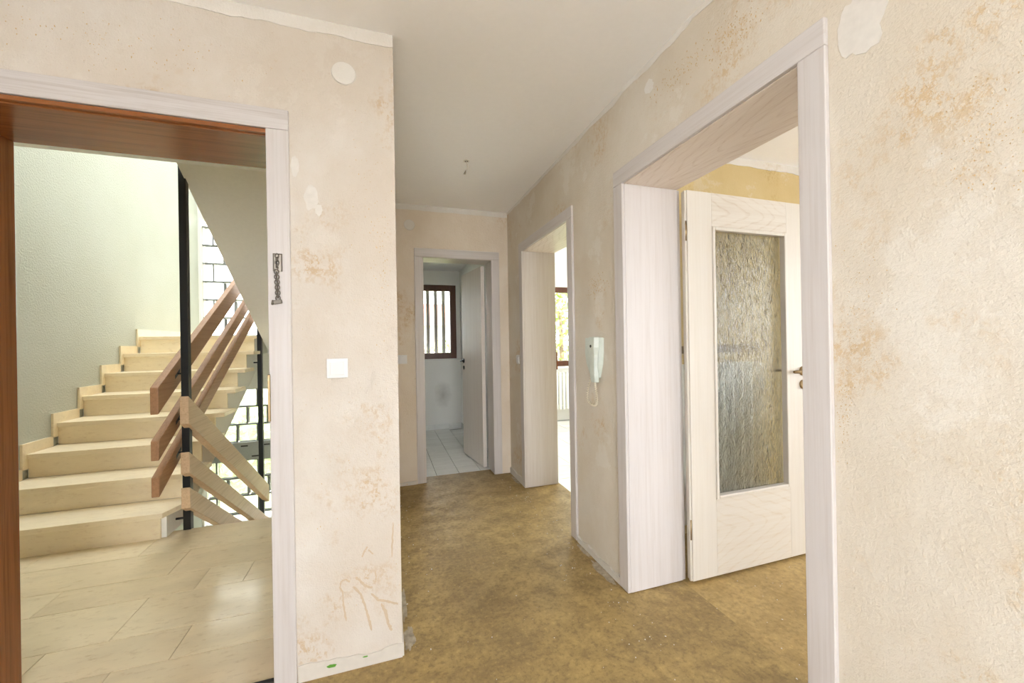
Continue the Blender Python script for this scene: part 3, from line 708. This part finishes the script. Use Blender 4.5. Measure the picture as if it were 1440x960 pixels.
# railing: black posts with three boards on either side
def board(name, parent, x0, x1, ya, za, yb, zb, h, mat=M_rail):
    prism(name, [(ya, za), (yb, zb), (yb, zb-h), (ya, za-h)], 'X', x0, x1, mat, parent, .004)
rl = thing('stair_railing', (-1.283, 3.22, 0), 'stair railing of brown boards on black square posts', 'railing')
box('post', -1.305, -1.262, 3.200, 3.243, -.6, 3.0, M_black, rl, .002)
box('post', -1.322, -1.279, 4.93, 4.973, -1.36, 1.50, M_black, rl, .002)
su = .621
for za, h in ((.982, .166), (.652, .120), (.428, .120)):
    yb = 5.05
    board('rising_board', rl, -1.372, -1.330, 2.975, za, yb, za+(yb-2.975)*su, h)
    zc = za-h/2+(3.22-2.975)*su
    tube('bracket', [(-1.305, 3.221, zc), (-1.3355, 3.221, zc)], .006, M_black, rl, 8)
    prism('bracket_plate', [(3.185, zc-.035), (3.255, zc+.01), (3.255, zc+.035), (3.185, zc-.01)], 'X', -1.3335, -1.3295, M_black, rl)
    zc2 = za-h/2+(4.95-2.975)*su
    tube('bracket', [(-1.322, 4.951, zc2), (-1.335, 4.951, zc2)], .006, M_black, rl, 8)
sd = -.657
for za, h in ((.905, .185), (.535, .142), (.300, .138)):
    yb = 5.0
    board('falling_board', rl, -1.293, -1.243, 3.148, za, yb, za+(yb-3.148)*sd, h, M_rail_lit)
tube('bracket', [(-1.305, 3.221, .075), (-1.352, 3.221, .075)], .008, M_black, rl, 8)
tube('bracket', [(-1.322, 4.951, 1.05), (-1.361, 4.951, 1.05)], .008, M_black, rl, 8)

# ------------------------------------------------------------------ toilet
ft = tag(box('floor_toilet', XC, 1.045, 3.69, YB, -.12, -.012, M_mortar), 'white tiled floor of the toilet', 'floor', kind=ST)
T = .2085
bm = box_bm(-T/2+.002, T/2-.002, -T/2+.002, T/2-.002, -.006, .006, .001, 1); me_tile = bm_mesh('floor_tile', bm); me_tile.materials.append(M_tile)
xs = [.4437+T*(i-.5) for i in range(-1, 4)]
for i in range(5):
    for j in range(10):
        x = .4437+T*(i-1.5); y = 3.6905+T/2+j*T
        if x+T/2 > 1.046 or x-T/2 < XC or y+T/2 > YB: 
            continue
        link('floor_tile', me_tile, None, ft, (x, y, -.006))
x_last = .4437+T*2
n_y = int((YB-3.6905)/T)
for j in range(n_y):
    y = 3.6905+T/2+j*T
    box('floor_tile', .4437+2*T+.002, 1.0445, y-T/2+.002, y+T/2-.002, -.012, 0, M_tile, ft, .001, 1)
    box('floor_tile', XC+.001, .4437-T-.002, y-T/2+.002, y+T/2-.002, -.012, 0, M_tile, ft, .001, 1)
for i in range(4):
    x = .4437+T*(i-1.5)
    box('floor_tile', x-T/2+.002, x+T/2-.002, 3.6905+n_y*T+.002, YB-.001, -.012, 0, M_tile, ft, .001, 1) if x+T/2 < 1.045 else None
bt = thing('baseboard_toilet', (.5, YB, 0), 'row of white skirting tiles under the toilet window', 'baseboard', kind=ST)
for i in range(5):
    x0 = XC+.01+i*.2; x1 = min(x0+.197, 1.034)
    box('skirting_tile', x0, x1, YB-.009, YB, .002, .078, M_tile, bt, .001, 1)
bt2 = thing('baseboard_toilet_side', (1.04, 4.7, 0), 'row of white skirting tiles along the toilet side wall', 'baseboard', kind=ST)
for i in range(9):
    y0 = 3.75+i*.21; box('skirting_tile', 1.036, 1.045, y0, min(y0+.207, YB-.01), .002, .078, M_tile, bt2, .001, 1)
def window(name, x0, x1, z0, z1, y0, label, pane, fr=.085):
    w = thing(name, ((x0+x1)/2, y0, z0), label, 'window', kind=ST)
    box('frame', x0, x0+fr, y0, y0+.07, z0, z1, M_winwood, w, .004); box('frame', x1-fr, x1, y0, y0+.07, z0, z1, M_winwood, w, .004)
    box('frame', x0+fr, x1-fr, y0, y0+.07, z0, z0+fr, M_winwood, w, .004); box('frame', x0+fr, x1-fr, y0, y0+.07, z1-fr, z1, M_winwood, w, .004)
    box('pane', x0+fr, x1-fr, y0+.03, y0+.036, z0+fr, z1-fr, pane, w)
    return w
w3 = window('window_3', .22, .99, 1.005, 2.058, YB+.01, 'dark brown framed toilet window with bars outside', M_pane)
box('sill', .16, 1.03, YB-.02, YB+.012, .985, 1.005, M_tile, w3, .003)
gr = thing('window_grille', (.62, YB+.35, 1.0), 'grey vertical bars outside the toilet window', 'grille')
for i, x in enumerate((.28, .395, .51, .625, .742, .858, .97)):
    box('bar', x-.026, x+.026, YB+.34, YB+.365, .9, 2.2, M_bar, gr, .004)
for z in (.93, 2.15): box('cross_bar', .2, 1.05, YB+.3655, YB+.375, z-.015, z+.015, M_grey, gr)

# soot shade left by a removed radiator on the toilet wall
m, nt, b = newmat('sooty_white_wall')
g = N(nt, 'ShaderNodeNewGeometry'); sx = N(nt, 'ShaderNodeSeparateXYZ'); L(nt, g.outputs['Position'], sx.inputs[0])
dx = math_(nt, 'MULTIPLY', math_(nt, 'SUBTRACT', sx.outputs[0], .78), 6.0); dz = math_(nt, 'MULTIPLY', math_(nt, 'SUBTRACT', sx.outputs[2], .50), 3.6)
rr = math_(nt, 'SQRT', math_(nt, 'ADD', math_(nt, 'MULTIPLY', dx, dx), math_(nt, 'MULTIPLY', dz, dz)))
rr = math_(nt, 'ADD', rr, math_(nt, 'MULTIPLY', nz(nt, pos(nt), 14, 5, .6), .5))
L(nt, mix(nt, math_(nt, 'MULTIPLY', ramp(nt, rr, [(.25, 1), (1.0, 0)]), .75), (.86, .86, .84), (.42, .41, .39)), b.inputs['Base Color']); b.inputs['Roughness'].default_value = .9
bpy.data.objects['wall_outer'].data.materials[0] = m

# ------------------------------------------------------------------ kitchen seen through the middle doorway
fk = tag(box('floor_kitchen', 1.42, 5.0, 2.16, YB, -.12, -.012, M_mortar), 'white tiled floor behind the middle doorway', 'floor', kind=ST)
T2 = .33
bm = box_bm(-T2/2+.002, T2/2-.002, -T2/2+.002, T2/2-.002, -.006, .006, .001, 1); me_t2 = bm_mesh('floor_tile_large', bm); me_t2.materials.append(M_tile)
for i in range(10):
    for j in range(10):
        x, y = 1.42+T2/2+i*T2, 2.22+T2/2+j*T2
        if x < 3.7 and y+T2/2 < YB: link('floor_tile', me_t2, None, fk, (x, y, -.006))
w4 = window('window_4', 2.40, 3.9, .835, 2.078, YB+.01, 'dark brown framed window with green trees behind, above the ribbed radiator', M_pane_kit)
box('sill', 2.35, 3.95, YB-.05, YB+.012, .80, .835, M_tile, w4, .004)
def radiator(name, x0, n, pitch, y0, y1, z0, z1, label):
    r = thing(name, (x0+n*pitch/2, (y0+y1)/2, z0), label, 'radiator')
    w = pitch*.72
    me = bm_mesh('rib', box_bm(-w/2, w/2, y0-(y0+y1)/2, y1-(y0+y1)/2, 0, z1-z0, min(w*.42, .018), 3), True); me.materials.append(M_radi)
    for i in range(n): link('rib', me, None, r, (x0+pitch*(i+.5), (y0+y1)/2, z0))
    ym = (y0+y1)/2
    for z in (z0+.05, z1-.06): tube('header_pipe', [(x0, ym, z), (x0+n*pitch, ym, z)], min(.018, (y1-y0)*.3), M_radi, r, 10)
    for x in (x0+.1, x0+n*pitch-.1): box('bracket', x-.01, x+.01, y1-.01, y1+.029, z0+.15, z0+.19, M_radi, r)
    return r
radiator('radiator', 2.42, 20, .06, YB-.115, YB-.03, .17, .75, 'white ribbed radiator under the window behind the middle doorway')
radiator('radiator', 1.60, 9, .075, 1.935, 2.01, .10, 1.075, 'tall white ribbed radiator behind the patterned glass of the near door')
# soot band on the wall above that radiator
m, nt, b = newmat('soot_band')
n1 = nz(nt, pos(nt, (1, 1, .3)), 30, 5, .7)
L(nt, mix(nt, ramp(nt, n1, [(.35, 0), (.65, 1)]), (.10, .075, .05), (.38, .28, .16)), b.inputs['Base Color']); b.inputs['Roughness'].default_value = .95
sb = ragged('soot_mark', 'Y', 2.04, -1, 1.58, 2.32, 1.135, 1.185, m, .02, .0012, .02, 11, 'high', bpy.data.objects['wall_room_far'])
tag_trim = ragged('trim_9', 'Y', 2.04, -1, XR2, 5.0, 2.39, H, M_filler, .012, seed=12); tag(tag_trim, 'pale plaster strip along the ceiling above the glazed door', 'plaster strip', kind=ST)
# window frames behind the viewer
def bigwin(name, plane, a, u0, u1, z0, z1, pane, label):
    w = thing(name, ((u0+u1)/2, a, z0) if plane == 'Y' else (a, (u0+u1)/2, z0), label, 'window', kind=ST)
    def bx(nm, p0, p1, d0, d1, za, zb, mat, bev=0):
        if plane == 'Y': box(nm, p0, p1, a+d0, a+d1, za, zb, mat, w, bev)
        else: box(nm, a+d0, a+d1, p0, p1, za, zb, mat, w, bev)
    um = (u0+u1)/2
    for p, q in ((u0, u0+.08), (u1-.08, u1), (um-.06, um+.06)): bx('frame', p, q, -.035, .035, z0, z1, M_winwood, .004)
    for z in (z0, z1-.08):
        bx('frame', u0+.08, um-.06, -.035, .035, z, z+.08, M_winwood, .004); bx('frame', um+.06, u1-.08, -.035, .035, z, z+.08, M_winwood, .004)
    bx('pane', u0+.08, um-.06, -.003, .003, z0+.08, z1-.08, pane); bx('pane', um+.06, u1-.08, -.003, .003, z0+.08, z1-.08, pane)
bigwin('window_5', 'Y', YBACK-.15, -1.45, .75, .35, 2.3, M_pane_hall, 'large brown framed hall window behind the viewer')
bigwin('window_6', 'Y', YBACK-.15, 1.9, 4.1, .35, 2.3, M_pane_room, 'large brown framed room window behind the viewer')
bigwin('window_8', 'X', -1.9, -1.7, .2, .8, 2.2, M_pane_side, 'brown framed window added for light in the hall side wall behind the viewer')  # extra window added to lift the hall ceiling and right wall
bigwin('window_9', 'X', 5.1, -.5, 1.7, .4, 2.25, M_pane_rside, 'brown framed window added for light at the unseen end of the yellow room')  # extra window added to light the gap behind the open leaf
bigwin('window_10', 'X', 5.1, 2.9, 5.1, .8, 2.15, M_pane, 'brown framed window at the far end of the tiled kitchen')

# ------------------------------------------------------------------ small things in the hall
def rocker(name, c, out, s, label, two=False):
    """square light switch: frame, plate, rocker; OUT is the wall normal"""
    o = Vector(out); c = Vector(c); t = thing(name, c, label, 'light switch', 'light switches')
    q = Matrix.Translation(c) @ o.to_track_quat('Z', 'Y').to_matrix().to_4x4()
    def bx(nm, sx, sy, z0, z1, bev, par, tilt=0):
        bm = box_bm(-sx/2, sx/2, -sy/2, sy/2, z0, z1, bev, 2)
        if tilt:
            for v in bm.verts:
                if v.co.z > (z0+z1)/2: v.co.z += tilt*v.co.y
        bmesh.ops.transform(bm, matrix=q, verts=bm.verts); return link(nm, bm_mesh(nm, bm), M_plastic, par)
    bx('frame', s, s, 0, .007, .003, t); pl = bx('plate', s*.80, s*.80, .007, .0095, .001, t); bx('rocker', s*.66, s*.66, .0095, .014, .0012, t, .045)
    return t
rocker('light_switch', (-.170, YL, 1.139), (0, -1, 0), .074, 'white square light switch on the wall beside the entrance door')
rocker('light_switch', (.146, YF, 1.092), (0, -1, 0), .076, 'white light switch left of the far door at the corridor end')
rocker('light_switch', (XR, 3.262, 1.073), (-1, 0, 0), .078, 'white light switch beside the middle doorway, seen edge on in the corner')
def cover(c, r, label):
    t = thing('junction_box_cover', c, label, 'cover plate', 'round blank covers')
    lathe('cap', [(r, 0), (r, .002), (r*.97, .0045), (r*.5, .0065), (r*.02, .007)], c, (0, -1, 0), M_filler, t, 40)
    lathe('rim', [(r*1.045, 0), (r*1.045, .001), (r*1.005, .0012)], c, (0, -1, 0), M_concrete, t, 40)
cover((-.132, YL, 2.256), .0425, 'large round white blank cover high beside the entrance door')
cover((.221, YF, 2.262), .0445, 'round white blank cover high left of the far door')

# intercom handset on the right wall
ic = thing('intercom_phone', (XR, 1.945, 1.0), 'pale green wall intercom handset with curly cord between the right doorways', 'intercom')
def loft(name, secs, mat, parent):
    """sections: (z, list of (y,x)) rings of equal length"""
    bm = bmesh.new(); rings = [[bm.verts.new((x, y, z)) for y, x in ring] for z, ring in secs]; n = len(rings[0])
    for A, B in zip(rings, rings[1:]):
        for k in range(n): bm.faces.new((A[k], A[(k+1) % n], B[(k+1) % n], B[k]))
    bm.faces.new(rings[0]); bm.faces.new(rings[-1][::-1])
    o = link(name, bm_mesh(name, bm), mat, parent)
    md = o.modifiers.new('soft', 'BEVEL'); md.width = .004; md.segments = 2; md.limit_method = 'ANGLE'
    return o
def sec(z, yc, wh, x0, x1): return (z, [(yc-wh, x0), (yc-wh*.75, x1), (yc+wh*.75, x1), (yc+wh, x0)])
loft('base', [sec(1.243, 1.942, .098, XR, XR-.020), sec(1.16, 1.942, .096, XR, XR-.024), sec(1.10, 1.938, .084, XR, XR-.024), sec(1.045, 1.930, .056, XR, XR-.020), sec(1.022, 1.925, .040, XR, XR-.016)], M_plastic_g, ic)
hs = loft('handset', [sec(1.247, 1.902, .040, XR-.018, XR-.046), sec(1.19, 1.902, .042, XR-.022, XR-.050), sec(1.15, 1.903, .034, XR-.024, XR-.044), sec(1.08, 1.904, .030, XR-.024, XR-.042), sec(1.04, 1.904, .032, XR-.018, XR-.044), sec(1.000, 1.903, .027, XR-.014, XR-.038)], M_plastic_g, ic)
lathe('button', [(.008, 0), (.008, .003), (.003, .004)], (XR-.0485, 1.902, 1.197), (-1, 0, 0), M_dark, hs, 14)
pts = []
path = [Vector((XR-.026, 1.903, 1.001)), Vector((XR-.024, 1.901, .97)), Vector((XR-.02, 1.899, .925)), Vector((XR-.016, 1.905, .885)), Vector((XR-.014, 1.945, .868)), Vector((XR-.014, 2.005, .885)), Vector((XR-.014, 2.012, .93)), Vector((XR-.013, 1.992, .985)), Vector((XR-.012, 1.962, 1.035))]
def smooth(path, m):
    out = []
    for i in range(len(path)-1):
        p0, p1, p2, p3 = path[max(0, i-1)], path[i], path[i+1], path[min(len(path)-1, i+2)]
        for k in range(m):
            t = k/m; out.append(.5*((2*p1)+(p2-p0)*t+(2*p0-5*p1+4*p2-p3)*t*t+(3*p1-p0-3*p2+p3)*t*t*t))
    out.append(path[-1]); return out
sp = smooth(path, 60); turns = 30
for i, p in enumerate(sp):
    t = (sp[min(len(sp)-1, i+1)]-sp[max(0, i-1)]).normalized(); a = Vector((1, 0, 0)); b_ = t.cross(a).normalized(); a = b_.cross(t)
    th = 2*math.pi*turns*i/len(sp); pts.append(p + (a*math.cos(th)+b_*math.sin(th))*.0052)
tube('curly_cord', pts, .0019, M_cord, ic, 5)

# door chain on the entrance casing
ch = thing('door_chain', (-.360, 1.600, 1.39), 'tarnished metal security chain hanging on the entrance door casing', 'door chain')
cx0, cx1, cz0, cz1, yf = -.374, -.345, 1.493, 1.557, 1.5995
box('backplate', cx0, cx1, yf-.0025, yf, cz0, cz1, M_plate, ch, .001)
box('slot', cx0+.0075, cx0+.0125, yf-.0032, yf-.0025, cz0+.012, cz1-.012, M_dark, ch)
box('plate_edge', cx0, cx0+.0035, yf-.008, yf-.0025, cz0, cz1, M_nickel, ch, .001); box('plate_edge', cx1-.0035, cx1, yf-.008, yf-.0025, cz0, cz1, M_nickel, ch, .001)
box('plate_edge', cx0+.0035, cx1-.0035, yf-.008, yf-.0025, cz1-.0035, cz1, M_nickel, ch, .001)
def link_ring(c, rx, rz, edge):
    P_ = []
    for k in range(14):
        t = 2*math.pi*k/14; u, v = math.cos(t)*rx, math.sin(t)*rz
        P_.append((c[0]+(0 if edge else u), c[1]+(u if edge else 0), c[2]+v))
    tube('chain_link', P_, .0021, M_nickel, ch, 6, True)
z = 1.548
for i in range(4): link_ring((-.361+.002*(i % 2), yf-.0065, z-.012*i), .0055, .0085, i % 2 == 1)
z = 1.492
for i in range(11): link_ring((-.3635+.0004*i, yf-.0065, z-.0095*i), (.0072 if i % 2 == 0 else .004), .0085, i % 2 == 1)
bm = box_bm(-.0135, .0135, -.006, .006, -.007, .007, .002); bmesh.ops.transform(bm, matrix=Matrix.Translation((-.3605, yf-.0065, 1.384)) @ Matrix.Rotation(math.radians(-10), 4, 'Y'), verts=bm.verts)
link('end_stud', bm_mesh('end_stud', bm), M_nickel, ch)
lathe('end_head', [(.009, 0), (.009, .005), (.005, .006)], (-.374, yf-.0065, 1.381), (-1, 0, .17), M_nickel, ch, 14)

# cut cable stub on the ceiling
cb = thing('ceiling_cable', (.539, 2.585, H), 'short cut cable stub hanging from the corridor ceiling', 'cable')
lathe('hole_rim', [(.020, 0), (.019, .002), (.012, .0025)], (.539, 2.585, H), (0, 0, -1), M_filler, cb, 20)
lathe('hole', [(.011, .0012), (.011, .0028), (.004, .003)], (.539, 2.585, H), (0, 0, -1), M_dark, cb, 16)
tube('sheath', smooth([Vector((.538, 2.585, H-.002)), Vector((.545, 2.59, H-.022)), Vector((.548, 2.595, H-.04)), Vector((.538, 2.60, H-.056))], 6), .0045, M_concrete, cb, 8)
for dx_, c_ in ((-.006, M_dark), (.005, M_grey), (.0, M_brass)):
    tube('wire_end', smooth([Vector((.538, 2.60, H-.054)), Vector((.535+dx_*.6, 2.602, H-.066)), Vector((.530+dx_, 2.606, H-.082))], 5), .0022, c_, cb, 6)

# ------------------------------------------------------------------ outdoors
tag(box('ground', -30, 40, 6.9, 60, -1.8, -1.7, M_grass), 'lawn outside the rear windows', 'ground', kind=ST)
tag(box('ground_front', -30, 40, -40, -3.0, -.4, -.3, M_paving), 'unseen ground outside the front windows, made pale to bounce light indoors', 'ground', kind=ST)  # paved pale so the bounce indoors is brighter and not green
def tree(name, c, rx, ry, rz, n, label, cat, trunk=1.0, group=None):
    t = thing(name, (c[0], c[1], -1.7), label, cat, group)
    bm = bmesh.new()
    for i in range(n):
        while True:
            p = Vector((random.uniform(-1, 1), random.uniform(-1, 1), random.uniform(-1, 1)))
            if .3 < p.length < 1: break
        p = Vector((c[0]+p.x*rx, c[1]+p.y*ry, c[2]+p.z*rz)); s = random.uniform(.06, .13)
        q = Matrix.Translation(p) @ Matrix.Rotation(random.random()*6.3, 4, Vector((random.random()-.5, random.random()-.5, random.random()-.5)).normalized())
        vs = [bm.verts.new(q @ Vector(v)) for v in ((-s, 0, 0), (0, -s*.45, .01), (s, 0, 0), (0, s*.45, .01))]
        bm.faces.new(vs)
    me = bpy.data.meshes.new('foliage'); bm.to_mesh(me); bm.free(); f = link('foliage', me, M_leaf, t); f['kind'] = 'stuff'
    tube('trunk', [(c[0], c[1], -1.72), (c[0]+.05, c[1], c[2]-rz*.5), (c[0], c[1], c[2]+rz*.3)], [.12, .09, .05], M_bark, t, 8)
tree('garden_tree', (4.9, 10.5, 1.3), 1.8, 1.3, 2.6, 3600, 'leafy green tree outside the window behind the middle doorway', 'tree')
tree('garden_shrub', (1.3, 10.0, -.2), 1.5, .8, 1.5, 2200, 'green shrub low behind the barred toilet window', 'shrub')
tree('garden_shrub', (-3.4, 9.6, -.8), 1.8, .8, 1.1, 1800, 'green shrub glimpsed through the lower glass blocks', 'shrub')
hs_ = thing('neighbour_house', (3.0, 22, -1.7), 'pale pinkish house far behind the barred toilet window', 'house')
box('house_wall', -1, 7, 20, 28, -1.7, 2.1, M_brickw, hs_); prism('roof', [(19.4, 2.1), (24, 3.6), (28.6, 2.1)], 'X', -1.4, 7.4, M_roof, hs_)
for x in (0.2, 2.6, 5.0): f = box('house_window', x, x+1.1, 19.95, 20.0, .4, 1.6, M_grey, hs_)
